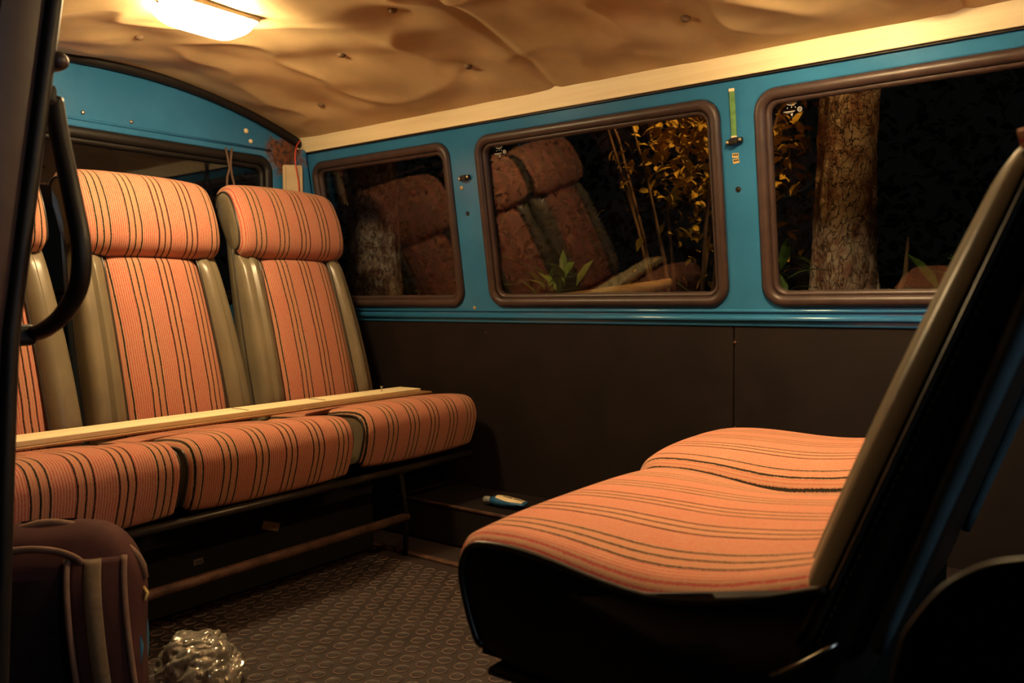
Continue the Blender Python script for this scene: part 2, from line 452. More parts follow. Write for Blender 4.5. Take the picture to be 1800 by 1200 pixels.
ring('seal', rrect(0.690, 1.850, 0.755, 1.253, 0.04), 0.017, 0.012, -0.004, 'black_rubber', w4)
ring('seal_lip', rrect(0.712, 1.828, 0.777, 1.231, 0.03), 0.010, 0.010, -0.014, 'black_rubber', w4)
g = plate('pane', rrect(0.70, 1.84, 0.765, 1.243, 0.03), [], 0.004, 'glass', w4); g.location = (0, 0, -0.018)
# black gasket between bulkhead and roof lining
b = B(); b.tube([(XR + 0.012, 2.0 - 1.46 * k / 40, arch(2.0 - 1.46 * k / 40) - 0.010) for k in range(41)], 0.0165, 8)
t2 = b.build('trim_2', 'black_rubber'); struct(t2, 'black gasket following the arch of the rear bulkhead', 'trim')
# blue corner post
b = B(); b.box((-2.476, 2.005, 1.00), (0.05, 0.05, 0.62), 0.012, Matrix.Rotation(-math.atan2(0.09, 0.58), 3, 'X').inverted())
b.box((-2.49, 1.985, 0.9), (0.02, 0.03, 0.7), 0.005)
cp = b.build('wall_corner', 'blue'); autosmooth(cp); struct(cp, 'blue corner post between rear bulkhead and window wall', 'wall')

# near side: dark door pillar, panel behind it and cab side
def nearY(z):
    return 0.405 + 0.045 * min(z, 0.7) / 0.7 + max(0, z - 0.7) * 0.155
wl = empty('wall_left'); struct(wl, 'dark near side of the van behind the sliding door opening', 'wall')
b = B()
prof = [(-1.125, -0.0), (-1.135, 0.018), (-1.160, 0.022), (-1.170, 0.012), (-1.185, 0.012), (-1.195, 0.030), (-1.225, 0.034), (-1.24, 0.012), (-1.26, 0.014), (-1.262, -0.05), (-1.13, -0.05)]
zz = [0.0 + 1.42 * k / 24 for k in range(25)]
v = [(x, nearY(z) + d - 0.02, z) for z in zz for x, d in prof]; n = len(prof)
f = [(i * n + k, i * n + (k + 1) % n, (i + 1) * n + (k + 1) % n, (i + 1) * n + k) for i in range(24) for k in range(n)]
b.add(v, f); o = b.build('door_pillar', 'rubber', wl); autosmooth(o, 50)
b = B(); b.tube([(-1.128, nearY(z) - 0.012, z) for z in zz], 0.011, 10); b.build('door_seal', 'black_rubber', wl)
b = B(); b.tube([(-1.185, nearY(z) + 0.004, z) for z in zz], 0.008, 8); b.build('door_seal', 'rubber', wl)
# panel behind the pillar, with a side window opening
po = [(-2.53, 0.0), (-1.25, 0.0), (-1.25, 1.42), (-2.53, 1.42)]
pn = plate('side_panel', po, [rrect(-2.42, -1.33, 0.74, 1.26, 0.05)], 0.02, 'panel', wl, 0.003)
pn.matrix_world = Matrix(((1, 0, 0, 0), (0, 0.11, 1, 0.395), (0, 1, 0, 0), (0, 0, 0, 1)))
gp = plate('side_pane', rrect(-2.42, -1.33, 0.74, 1.26, 0.05), [], 0.004, 'glass', wl)
gp.matrix_world = Matrix(((1, 0, 0, 0), (0, 0.11, 1, 0.388), (0, 1, 0, 0), (0, 0, 0, 1)))
b = B(); b.box((0.42, 0.48, 0.70), (0.10, 0.06, 1.40), 0.01); b.build('cab_pillar', 'vinyl_dark', wl, False)
# cab partition in the dark at the front
b = B(); b.box((0.50, 1.27, 0.24), (0.03, 1.66, 0.48), 0.005); o = b.build('wall_front', 'black', None, False); struct(o, 'dark cab partition behind the front bench', 'wall')

# roof lining, sagging and wrinkled, buttoned up
BUT = [(-2.188, 1.206), (-1.480, 1.471), (-1.821, 1.603), (-1.515, 1.801), (-0.854, 1.807), (-2.179, 1.828), (-2.22, 0.80), (-1.15, 1.15), (-0.80, 1.45)]
def ceil_base(Y): return 1.482 - 0.118 * (abs(Y - 1.27) / 0.68) ** 2.0
def ceil_z(X, Y):
    z = ceil_base(Y)
    a = noise.noise(Vector((X * 1.5 + 3.1, Y * 2.6, 1.7)))
    c = noise.noise(Vector(((X + 0.55 * Y) * 3.0, (Y - 0.4 * X) * 6.0, 4.2)))
    d = noise.noise(Vector(((X - 0.3 * Y) * 9.0, (Y + 0.2 * X) * 5.0, 9.2)))
    e = 1.0 - abs(noise.noise(Vector(((X + 0.9 * Y) * 2.2, (Y - 0.7 * X) * 5.5, 2.4)))) * 2.0
    edge = min(1.0, max(0.0, (2.0 - Y) / 0.14)) * min(1.0, max(0.0, (Y - 0.55) / 0.14)) * min(1.0, max(0.0, (X + 2.5) / 0.12))
    z += edge * (0.018 * a + 0.011 * c + 0.004 * d - 0.010 * max(0.0, e) ** 2 - 0.010)
    for bx, by in BUT:
        r2 = (X - bx) ** 2 + (Y - by) ** 2
        z += 0.014 * edge * math.exp(-r2 / 0.006)
    for (x0, y0, x1, y1) in SEAMS:     # stitched seam ridges
        t = max(0, min(1, ((X - x0) * (x1 - x0) + (Y - y0) * (y1 - y0)) / ((x1 - x0) ** 2 + (y1 - y0) ** 2)))
        dd = (X - x0 - t * (x1 - x0)) ** 2 + (Y - y0 - t * (y1 - y0)) ** 2
        z += 0.006 * math.exp(-dd / 0.00018)
    return z
SEAMS = [(-1.335, 0.55, -1.335, 1.98), (-0.30, 0.55, -0.30, 1.98)]
b = B(); b.grid(lambda i, j: (-2.50 + 3.0 * i, 0.52 + 1.475 * j, ceil_z(-2.50 + 3.0 * i, 0.52 + 1.475 * j)), 300, 150)
cl = b.build('ceiling', 'headliner'); struct(cl, 'sagging tan vinyl roof lining with buttons', 'ceiling')
so_ = cl.modifiers.new('thick', 'SOLIDIFY'); so_.thickness = 0.004; so_.offset = -1
for bx, by in BUT[:7]:
    b = B(); b.lathe([(0.0005, -0.007), (0.006, -0.0065), (0.0105, -0.004), (0.0125, 0.0), (0.0125, 0.004), (0.010, 0.007)], 16, (bx, by, ceil_z(bx, by) - 0.006)); b.build('lining_button', 'web', cl)
b = B(); b.tube([(-1.335, 0.6 + 1.36 * k / 60, ceil_z(-1.335, 0.6 + 1.36 * k / 60) - 0.001) for k in range(61)], 0.0018, 5); b.build('lining_seam', 'padc', cl)
# outer roof skin keeps the night out
b = B(); b.grid(lambda i, j: (-2.56 + 3.1 * i, 0.42 + 1.70 * j, 1.60 - 0.19 * (abs(0.42 + 1.70 * j - 1.27) / 0.85) ** 2.4), 6, 30)
rf = b.build('roof', 'blue'); struct(rf, 'outer roof skin of the van', 'roof')
so_ = rf.modifiers.new('thick', 'SOLIDIFY'); so_.thickness = 0.012

# ------------------------------------------------------------------ floor: studded rubber mat
fl = empty('floor'); struct(fl, 'dark studded rubber floor mat', 'floor')
b = B(); b.box((-1.0, 1.25, -0.02), (3.1, 1.74, 0.04)); b.build('mat_base', 'floor', fl, False)
st = B(); st.lathe([(0.0165, -0.001), (0.0160, 0.0016), (0.0148, 0.0026), (0.0136, 0.0018), (0.0130, 0.0012), (0.0005, 0.0012)], 16)
stud = st.build('stud', 'floor', fl); stud.data.materials.append(M['dust_glint'])
for p_ in stud.data.polygons:
    rc_ = math.hypot(p_.center.x, p_.center.y)
    if 0.0120 < rc_ < 0.0170: p_.material_index = 1  # rim faces take the paler colour, highlight included
spots = []
px, py = 0.0460, 0.0400
for j in range(0, 29):
    for i in range(-4, 44):
        X = -1.86 + i * px + (px / 2 if j % 2 else 0); Y = 0.52 + j * py
        if Y > 1.69 or X > -0.2: continue
        d = Vector((X, Y, -0.75))
        dep = d.dot(fwd); u = 900 + 1440 * d.dot(right) / dep; vv = 600 - 1440 * d.dot(up) / dep
        spots.append((0 if (200 < u < 1020 and 930 < vv < 1215) else 1, dep, X, Y))
spots.sort()
first = True; rest = B()
for idx, (q, dep, X, Y) in enumerate(spots):
    rz = random.uniform(0, 1)
    if idx < 300:
        o = stud if first else stud.copy()
        if not first: COL.objects.link(o)
        first = False
        o.location = (X, Y, 0.0)
    else:
        rest.lathe([(0.0165, -0.001), (0.0160, 0.0016), (0.0148, 0.0026), (0.0136, 0.0018), (0.0130, 0.0012), (0.0005, 0.0012)], 10, (X, Y, 0))
o = rest.build('stud_field', 'floor', fl); o['kind'] = 'stuff'; o.data.materials.append(M['dust_glint'])
for q_, p_ in enumerate(o.data.polygons):
    if len(p_.vertices) == 4 and q_ % 52 < 40: p_.material_index = 1
b = B(); b.box((-1.38, 1.712, 0.004), (1.1, 0.022, 0.008), 0.002); b.build('mat_edge_strip', 'steel_dark', fl, False)
b = B(); b.lathe([(0.004, 0), (0.004, 0.002), (0.003, 0.03), (0.006, 0.032), (0.005, 0.035)], 8, (-1.72, 1.70, 0.004)); b.build('floor_bolt', 'steel_dark', fl)
# raised ledge along the window wall
lg = empty('ledge', (0, 0, 0)); struct(lg, 'low dark raised ledge along the foot of the window wall', 'ledge')
b = B(); b.box((-1.02, 1.970, 0.062), (2.96, 0.255, 0.124), 0.008); b.build('ledge_box', 'panel', lg, False)
b = B(); b.tube([(-2.45, 1.845, 0.122), (0.45, 1.845, 0.122)], 0.006, 8); b.build('ledge_edge', 'steel_dark', lg)

# ------------------------------------------------------------------ dome lamps
def dome_lamp(loc, lensm, label, baffles=False):
    r = empty('dome_lamp', loc); tag(r, label, 'lamp', 'ceiling dome lamps')
    # frame: shallow rounded tray; lens: rounded pillow below it
    o = plate('lamp_frame', rrect(-0.064, 0.064, -0.125, 0.125, 0.02), [], 0.014, 'lamp_frame', r, 0.003); o.location = (0, 0, 0.012)
    def fn(i, j):
        u, v = i * 2 - 1, j * 2 - 1
        h = ((1 - abs(u) ** 5) * (1 - abs(v) ** 5)) ** 0.5 if abs(u) < 1 and abs(v) < 1 else 0
        return (0.055 * u, 0.112 * v, -0.002 - 0.042 * h)
    b = B(); b.grid(fn, 20, 28); o = b.build('lamp_lens', lensm, r)
    for s in (-1, 1):
        b = B(); b.lathe([(0.005, 0.0), (0.005, -0.003), (0.002, -0.005)], 10, (0, s * 0.1185, -0.0015)); b.build('lamp_screw', 'steel', r)
    if baffles:   # added unseen baffles on the long sides, dim the rear cushion fronts
        for s in (-1, 1):
            dp = 0.116 if s < 0 else 0.086
            b = B(); b.box((s * 0.0665, 0, 0.013 - dp / 2), (0.004, 0.25, dp), 0.001); b.build('light_baffle', 'lamp_frame', r, False)
    return r
dome_lamp((-1.83, 1.175, 1.452), 'lens_rear', 'bright rectangular dome lamp glowing on the roof lining above the rear seats')
dome_lamp((-0.52, 1.42, 1.438), 'lens_front', 'second dome lamp further forward on the roof lining, over the front bench', True)

# ------------------------------------------------------------------ seats
def offset_prof(prof):
    """unit outward normals of an open profile in (y,z)"""
    out = []
    for i in range(len(prof)):
        a = prof[max(0, i - 1)]; c = prof[min(len(prof) - 1, i + 1)]
        t = Vector((c[0] - a[0], c[1] - a[1])).normalized(); out.append((-t.y, t.x))
    return out
def smooth_prof(pts, n=6):
    """Catmull-Rom through points"""
    out = []
    P = [pts[0]] + list(pts) + [pts[-1]]
    for i in range(1, len(P) - 2):
        for k in range(n):
            t = k / n; o = []
            for d in range(2):
                p0, p1, p2, p3 = P[i - 1][d], P[i][d], P[i + 1][d], P[i + 2][d]
                o.append(0.5 * (2 * p1 + (p2 - p0) * t + (2 * p0 - 5 * p1 + 4 * p2 - p3) * t * t + (3 * p1 - p0 - 3 * p2 + p3) * t ** 3))
            out.append(tuple(o))
    out.append(tuple(pts[-1])); return out
def strip(prof, hw, crown, r, nx=26, nrm=None, sag=None):
    """fabric strip: profile swept across x with rounded, slightly dropped edges; returns B and the two edge curves"""
    nr = nrm or offset_prof(prof)
    b = B(); v = []
    L = len(prof)
    xs = [math.sin((i / nx - 0.5) * PI) for i in range(nx + 1)]
    xs = [0.55 * (2 * i / nx - 1) + 0.45 * x for i, x in enumerate(xs)]
    for k in range(L):
        H = hw(k / (L - 1)) if callable(hw) else hw
        for x in xs:
            ax = abs(x) * H
            e = max(0.0, (ax - (H - r)) / r); drop = r * (1 - math.sqrt(max(0.0, 1 - e * e)))
            c = crown * (1 - (x * x) ** 1.4)
            if sag: c += sag(x, k / (L - 1))
            d = c - drop
            v.append((x * H, prof[k][0] + nr[k][0] * d, prof[k][1] + nr[k][1] * d))
    f = [(k * (nx + 1) + i, k * (nx + 1) + i + 1, (k + 1) * (nx + 1) + i + 1, (k + 1) * (nx + 1) + i) for k in range(L - 1) for i in range(nx)]
    b.add(v, f)
    eL = [Vector(v[k * (nx + 1)]) for k in range(L)]; eR = [Vector(v[k * (nx + 1) + nx]) for k in range(L)]
    return b, eL, eR
def side_fill(edge, sx, bulge, closing=None):
    """vinyl cheek closing the side of a strip"""
    E = list(edge) + ([Vector(q) for q in closing] if closing else [])
    c = sum(E, Vector()) / len(E)
    n = len(E); rows = [E]
    for q, bl in ((0.88, 0.55), (0.65, 0.9), (0.3, 1.0)):
        rows.append([c + (e - c) * q + Vector((sx * bulge * bl, 0, 0)) for e in E])
    b = B(); v = [p for r_ in rows for p in r_] + [c + Vector((sx * bulge, 0, 0))]
    f = [(i * n + k, i * n + (k + 1) % n, (i + 1) * n + (k + 1) % n, (i + 1) * n + k) for i in range(3) for k in range(n)]
    f += [(3 * n + k, 3 * n + (k + 1) % n, 4 * n) for k in range(n)]
    b.add(v, f); return b

def make_seat(width, label, group, blue_back=False, cushion_sag=0.0, lever=False, lean=16.0, by=-0.455, bul=1.0, bh=1.0, th0=0.085, cx=0.0, cw=None, flat=False, er=0.016):
    dz = 0.0
    TH = math.radians(lean)
    BO = Vector((0, by, 0.375))
    BU = Vector((0, -math.sin(TH), math.cos(TH))); BN = Vector((0, math.cos(TH), math.sin(TH)))
    def bk(u, v, n): return BO + Vector((u, 0, 0)) + BU * v + BN * n
    W = width / 2
    root = empty('passenger_seat'); tag(root, label, 'seat', group)
    # ---- cushion
    bz = (0.462, 0.448, 0.436, 0.436) if flat else (0.380, 0.392, 0.402, 0.426)
    pr = smooth_prof([(-0.470, bz[0]), (-0.40, bz[1]), (-0.28, bz[2]), (-0.15, bz[3]), (-0.065, 0.432 + dz), (-0.024, 0.423 + dz), (-0.004, 0.398 + dz), (0.001, 0.365 + dz), (-0.010, 0.32 + dz), (-0.026, 0.282 + dz), (-0.040, 0.272 + dz)], 5)
    sg = (lambda x, k: -cushion_sag * (abs(x) ** 2.6) * math.exp(-((k - 0.19) / 0.11) ** 2)) if cushion_sag else None
    WB = W; W = (cw or width) / 2
    b, eL, eR = strip(pr, W - 0.004, 0.008 if er < 0.03 else 0.022, er, sag=sg)
    cu = b.build('cushion', 'fabric', root); cu.location.x = cx
    close = lambda s: [(s * (W - 0.004), -0.10, 0.268 + dz), (s * (W - 0.004), -0.25, 0.270 + dz), (s * (W - 0.004), -0.40, 0.275 + dz), (s * (W - 0.004), -0.465, 0.29 + dz)]
    for s, e in ((-1, eL), (1, eR)):
        side_fill(e, s, 0.003, close(s)).build('cushion_side', 'vinyl_dark' if blue_back else 'vinyl', cu)  # front bench sides in dark vinyl: their unlit look put into the colour
        p = B(); p.tube([q + Vector((s * 0.001, 0, 0)) for q in e], 0.0048 if flat else 0.0036, 6); p.build('cushion_piping', 'piping', cu)
    b = B(); b.box((0, -0.245, 0.272 + dz), (2 * W - 0.03, 0.42, 0.012), 0.003); b.build('cushion_base', 'black', cu, False)
    W = WB
    # ---- backrest shell
    def hw(v):
        t = max(0.0, min(1.0, v / 0.74))
        return W - 0.002 - 0.042 * (t ** 1.6)
    sh = B(); vs = [0.0, 0.05, 0.15, 0.25, 0.35, 0.45, 0.52, 0.60, 0.66, 0.70, 0.725, 0.735]
    rows = []
    for v in vs:
        h = hw(v) - (0.02 * max(0, (v - 0.66) / 0.075) ** 2)
        th = th0 - 0.03 * (v / 0.74)
        sec = [(-h + 0.012, 0.004), (h - 0.012, 0.004), (h - 0.002, -0.006), (h, -0.02), (h, -th + 0.02), (h - 0.02, -th), (-h + 0.02, -th), (-h, -th + 0.02), (-h, -0.02), (-h + 0.002, -0.006)]
        rows.append([bk(u, v, n) for u, n in sec])
    n = 10
    sh.add([p for r_ in rows for p in r_], [(i * n + k, i * n + (k + 1) % n, (i + 1) * n + (k + 1) % n, (i + 1) * n + k) for i in range(len(vs) - 1) for k in range(n)] + [tuple(range(n)), tuple((len(vs) - 1) * n + k for k in range(n))])
    back = sh.build('backrest', 'vinyl' if not blue_back else 'vinyl_dark', root); autosmooth(back, 45)  # front shells darker than the rear ones, shade put into the colour
    CP = 0.142
    V0, V1 = 0.015, 0.527
    # ---- centre panel
    def cpw(v): return CP - 0.014 * math.sin(PI * min(1, v / V1)) * 0 + 0.010 * (1 - v / V1)
    def fn(i, j):
        v = V0 + (V1 - V0) * j; u = (i * 2 - 1) * cpw(v); x = i * 2 - 1
        return bk(u, v, (0.024 if bh == 1 else 0.008) + 0.016 * bh * math.sin(PI * min(1, v / 0.5)) ** 0.7 + 0.010 * (1 - x * x) - 0.014 * abs(x) ** 9 - 0.02 * max(0, (j - 0.93) / 0.07) ** 2 - 0.02 * max(0, (0.05 - j) / 0.05) ** 2)
    b = B(); b.grid(fn, 24, 30); b.build('centre_panel', 'fabric', back)
    # ---- side bolsters
    for s in (-1, 1):
        def fb(i, j):
            v = V0 + (V1 - V0) * j; a = cpw(v) - 0.002; o = hw(v) + 0.001
            u = a + (o - a) * i
            up_ = (0.034 + 0.022 * math.sin(PI * min(1, (v + 0.10) / 0.62)) ** 0.8) * bh
            x = i * 2 - 1
            hgt = up_ * (1 - (abs(x) ** 3.0 * 0.55 if x < 0 else abs(x) ** 4.5)) ** (0.5 if x > 0 else 1) + (0.002 if x < 0 else -0.012 * bh)
            e = max(0, (j - 0.9) / 0.1); e2 = max(0, (0.06 - j) / 0.06)
            return bk(s * u, v, hgt * (1 - 0.55 * e * e) * (1 - 0.9 * e2 * e2))
        b = B(); b.grid(fb, 22, 30); b.build('bolster', 'vinyl', back)
        p = B(); p.tube([Vector(fb(0.02, j / 30)) + BN * 0.003 for j in range(31)], 0.0036, 6); p.build('bolster_piping', 'piping', back)
        p = B(); p.tube([bk(s * (hw(V0 + (0.735 - V0) * j / 30) + 0.001), V0 + (0.735 - V0) * j / 30, -0.012) for j in range(29)], 0.0032, 6); p.build('shell_piping', 'piping', back)
        if lever:
            p = B()
            p.tube([bk(s * (hw(0.05 + 0.66 * j / 20) - 0.006), 0.05 + 0.66 * j / 20, -th0 - 0.003 + 0.03 * (0.05 + 0.66 * j / 20) / 0.74) for j in range(21)], [0.007 + 0.008 * j / 20 for j in range(21)], 8)
            p.build('back_frame', 'greyblue', back)
        if blue_back:
            p = B()
            for j in range(70):
                v = 0.03 + 0.66 * j / 70; p.box(bk(s * (hw(v) + 0.0008), v, -0.020), (0.0012, 0.0012, 0.0050), 0, Matrix.Rotation(TH, 3, 'X'))
            p.build('stitching', 'web', back, False)
    # ---- headrest roll
    kb = th0 / 0.085 if th0 > 0.08 else 0.45
    hp = smooth_prof([(0.715, -0.085 * kb), (0.752, -0.070 * kb), (0.768, -0.035 * kb), (0.760, 0.010 * bul), (0.725, 0.045 * bul), (0.665, 0.062 * bul), (0.605, 0.066 * bul), (0.558, 0.058 * bul), (0.533, 0.040 * bul), (0.523, 0.014)], 5)
    prh = [(bk(0, v, n_).y, bk(0, v, n_).z) for v, n_ in hp]
    Wt = W - 0.036
    b, eL, eR = strip(prh, lambda k: Wt + 0.006 * math.sin(PI * k) + 0.012 * k ** 2, 0.010, 0.022, nrm=offset_prof(prh))
    hd = b.build('headrest', 'fabric', root)
    for s, e in ((-1, eL), (1, eR)):
        cl_ = [bk(s * Wt, 0.52, -0.03 * kb), bk(s * Wt, 0.62, -0.055 * kb), bk(s * Wt, 0.69, -0.068 * kb)]
        side_fill(e, s, 0.007, cl_).build('headrest_side', 'vinyl', hd)
        p = B(); p.tube([q + Vector((s * 0.001, 0, 0)) for q in e], 0.0034, 6); p.build('headrest_piping', 'piping', hd)
    if lever:
        p = B(); p.tube([Vector((-W - 0.012, -0.425, 0.355)), Vector((-W - 0.014, -0.455, 0.376)), Vector((-W - 0.012, -0.475, 0.392)), Vector((-W - 0.004, -0.485, 0.40))], 0.0024, 6); p.build('recline_lever', 'steel', root)
    return root
GR = 'striped rear seats in a row of three'
GF = 'striped seats of the front bench'
RW = 0.485
for (Y, wd, dz, dx, cx, cw, lab) in ((0.752, RW, 0.0, 0.0, 0.0, 0.49, 'striped rear seat partly hidden behind the dark door pillar'),
                         (1.252, RW, 0.0, 0.0, -0.004, 0.495, 'middle striped rear seat with tall headrest and taupe vinyl bolsters'),
                         (1.757, 0.468, 0.010, -0.005, -0.030, 0.485, 'striped rear seat next to the small side window, right end of the row')):
    o = make_seat(wd, lab, GR, lean=15.5, cx=cx, cw=cw); o.location = (-1.672 + dx, Y, dz); o.rotation_euler = (0, 0, -PI / 2)
o = make_seat(0.51, 'nearest striped bench seat with tall dark-sided backrest leaning right', GF, True, 0.024, True, er=0.014, lean=21.6, by=-0.437, bul=0.1, flat=True, bh=0.45, th0=0.066)
o.location = (-0.700, 1.045, 0.024); o.rotation_euler = (0, 0, PI / 2)
o = make_seat(0.475, 'striped bench seat against the dark wall lining, beyond the nearest bench seat', GF, True, 0.020, er=0.055, lean=20.0, by=-0.447, bul=0.1, flat=True, bh=0.45, th0=0.066)
o.location = (-0.730, 1.548, 0.022); o.rotation_euler = (0, 0, PI / 2)

# ------------------------------------------------------------------ rear bench frame
bf = empty('seat_rack', (-1.70, 1.27, 0)); tag(bf, 'dark rusty metal frame under the rear row of seats', 'seat frame')
L0 = Vector((-1.70, 1.27, 0))
def lp(*a): return [Vector(q) - L0 for q in a]
b = B(); b.tube(lp((-1.685, 0.54, 0.115), (-1.685, 1.705, 0.115)), 0.0125, 10); b.build('lower_rail', 'steel_dark', bf)
b = B(); b.tube(lp((-1.705, 0.53, 0.251), (-1.705, 2.02, 0.251)), 0.011, 10); b.build('upper_rail', 'vinyl_dark', bf)
b = B(); b.tube(lp((-2.10, 0.53, 0.251), (-2.10, 2.02, 0.251)), 0.011, 10); b.build('upper_rail', 'steel_dark', bf)
for Y in (0.56, 1.22, 1.70):
    if Y != 1.22: b = B(); b.tube(lp((-1.705, Y, 0.245), (-1.700, Y, 0.20), (-1.685, Y, 0.13), (-1.69, Y, 0.0)), 0.008, 8); b.build('leg', 'black', bf)
    b = B(); b.tube(lp((-2.10, Y, 0.245), (-2.10, Y, 0.0)), 0.010, 8); b.build('leg', 'black', bf)
    b = B(); b.tube(lp((-1.705, Y, 0.251), (-2.10, Y, 0.251)), 0.009, 8); b.build('crossbar', 'black', bf)
b = B(); b.box(Vector((-2.13, 1.27, 0.13)) - L0, (0.012, 1.46, 0.25), 0.002); b.build('rear_panel', 'black', bf, False)
# storage box under the rear seats with two small plates
sb = empty('storage_box', (-1.92, 1.16, 0)); tag(sb, 'black storage box under the rear seats with small maker plates', 'box')
b = B(); b.box((0, 0, 0.11), (0.24, 1.04, 0.21), 0.006); b.build('box_body', 'black', sb, False)
b = B(); b.box((0, 0, 0.221), (0.25, 1.05, 0.014), 0.004); b.build('box_lid', 'black', sb, False)
for Y, z in ((1.10, 0.118), (1.415, 0.072)):
    b = B(); b.box((0.1215, Y - 1.16, z), (0.003, 0.026, 0.014), 0.001); pl_ = b.build('maker_plate', 'dust_glint', sb, False)
    b = B()
    for q in (-0.006, 0.0, 0.006): b.box((0.1236, Y - 1.16 + q, z), (0.0012, 0.0034, 0.007))
    b.build('plate_print', 'print', pl_, False)
o = B().box((0, 0, 0), (0.003, 0.055, 0.022), 0.001, Matrix.Rotation(-0.35, 3, 'X')).build('paper_scrap', 'web', None, False)
o.location = (-1.7965, 1.31, 0.158); tag(o, 'small brown paper scrap stuck on the box under the middle rear seat', 'paper')

# front bench pedestal
pd = empty('bench_pedestal', (-0.48, 1.27, 0)); tag(pd, 'black pedestal box under the front bench', 'seat base')
b = B(); b.box((0.05, 0.0, 0.137), (0.32, 0.90, 0.274), 0.01); b.build('pedestal_box', 'black', pd, False)
b = B(); b.box((0.03, 0.0, 0.281), (0.38, 0.97, 0.010), 0.003); b.build('pedestal_rim', 'vinyl_dark', pd, False)

# dark padded cab seat edge in the doorway to the right
cs = empty('cab_seat', (0.0, 0.54, 0)); tag(cs, 'black padded cab seat with rounded piped edge, lower right corner', 'seat')
arcp = smooth_prof([(-0.118, 0.10), (-0.116, 0.30), (-0.114, 0.48), (-0.109, 0.530), (-0.101, 0.552), (-0.080, 0.581), (-0.046, 0.599), (0.02, 0.606), (0.10, 0.60), (0.22, 0.58)], 5)
b = B(); v = []; L = len(arcp)
for k, (x, z) in enumerate(arcp):
    for y, dx, dz_ in ((0.0, 0.0, 0.0), (0.02, 0.012, -0.012), (0.08, 0.03, -0.06), (0.20, 0.05, -0.14)): v.append((x + dx, y, max(0.06, z + dz_)))
f = [(k * 4 + i, k * 4 + i + 1, k * 4 + 5 + i, k * 4 + 4 + i) for k in range(L - 1) for i in range(3)]
v += [(0.22, 0.0, 0.10), (0.22, 0.20, 0.06)]; nn = len(v)
f += [tuple(k * 4 for k in range(L)) + (nn - 2,), tuple(k * 4 + 3 for k in range(L)) + (nn - 1,)]
b.add(v, f); o = b.build('cab_cushion', 'black', cs); autosmooth(o, 50)
b = B(); b.tube([(x, -0.001, z) for x, z in arcp], 0.0028, 6); b.build('cab_piping', 'vinyl_dark', cs)
b = B(); b.box((0.05, 0.10, 0.05), (0.28, 0.18, 0.10), 0.01); b.build('cab_seat_base', 'black', cs, False)

# ------------------------------------------------------------------ planks on the rear seats
pk = empty('plank', (-1.905, 1.235, 0.4535)); tag(pk, 'long pale wooden plank lying across the three rear cushions', 'plank')
b = B(); b.box((0, 0, 0), (0.095, 1.43, 0.013), 0.002); b.build('board', 'plank', pk, False)
for Y in (1.315, 1.575):
    b = B(); b.tube([(0.0385, Y - 1.25, -0.007), (0.0385, Y - 1.25, 0.007), (-0.0385, Y - 1.25, 0.007), (-0.0385, Y - 1.25, -0.007)], 0.0011, 5, closed=True); b.build('wire_tie', 'twig', pk)
b = B(); b.lathe([(0.0013, -0.004), (0.0013, 0.014), (0.005, 0.015), (0.004, 0.018)], 8, (0.010, 1.825 - 1.25, 0.006)); b.build('nail', 'steel', pk)
p2 = B().box((0, 0, 0), (0.05, 1.50, 0.006), 0.002).build('plank', 'plank2', None, False); p2.location = (-1.872, 1.245, 0.4437)
tag(p2, 'thin brown plank lying under the pale plank', 'plank')

# ------------------------------------------------------------------ fittings on the window pillars
def wframe(o, X, z, off=0.0):
    mw = WR.to_4x4(); mw.translation = wallpt(X, z, off); o.matrix_world = mw; return o
# green strip with black latch
gs = wframe(empty('green_strip'), -0.8175, 1.213, 0.003); tag(gs, 'green tape strip hanging above the black latch on the front pillar', 'strip')
b = B(); b.box((0, 0, 0.002), (0.0145, 0.116, 0.004), 0.001); b.build('tape_body', 'green', gs, False)
for yy, hh in ((0.0575, 0.008), (-0.057, 0.005)):
    b = B(); b.box((0, yy, 0.0035), (0.0147, hh, 0.004), 0.001); b.build('tape_end', 'labelc', gs, False)
def latch(X, z, rz, label):
    r = wframe(empty('latch'), X, z, 0.001); tag(r, label, 'latch', 'black pillar latches')
    R = Matrix.Rotation(rz, 3, 'Z')
    b = B(); b.box((0, 0, 0.006), (0.043, 0.013, 0.012), 0.003, R); b.box((0.0, 0.0, 0.012), (0.020, 0.017, 0.012), 0.003, R); b.build('latch_body', 'black_rubber', r, False)
    for s in (-1, 1):
        b = B(); b.lathe([(0.0042, 0), (0.0042, 0.002), (0.002, 0.0035)], 10, R @ Vector((s * 0.0165, 0, 0.0118))); b.build('latch_screw', 'brass', r)
latch(-0.8165, 1.146, 0.13, 'small black latch with two screws below the green strip')
latch(-1.715, 1.139, 0.10, 'small black latch on the pillar between rear and middle side windows')
for k, (z, rz) in enumerate(((1.111, -0.08), (1.097, 0.10))):
    r = wframe(empty('sticker'), -0.8185 + 0.001 * k, z, 0.0005); tag(r, ['upper of two tiny yellow printed stickers below the latch', 'lower of two tiny yellow printed stickers below the latch'][k], 'sticker', 'tiny yellow stickers')
    R = Matrix.Rotation(rz, 3, 'Z')
    b = B(); b.box((0, 0, 0.0005), (0.0165, 0.0115, 0.0008), 0, R); b.build('sticker_paper', 'yellow', r, False)
    b = B()
    for q in (-0.0045, 0.0003, 0.005): b.box(R @ Vector((q, 0.0012, 0.0011)), (0.0036, 0.0052, 0.0005), 0, R)
    b.build('sticker_print', 'print', r, False)
for X, z, nm in ((-0.816, 1.026, 'front'), (-1.724, 1.027, 'rear')):
    b = B(); ringp = [(0.0058 * math.cos(2 * PI * k / 14), 0.0058 * math.sin(2 * PI * k / 14), 0.0005) for k in range(14)]
    b.tube(ringp, 0.0016, 6, closed=True); b.lathe([(0.0055, 0.0004), (0.0055, 0.0010)], 14)
    o = b.build('screw_hole', 'black_rubber', wall_r); o.location = (X, srf(z), 0)
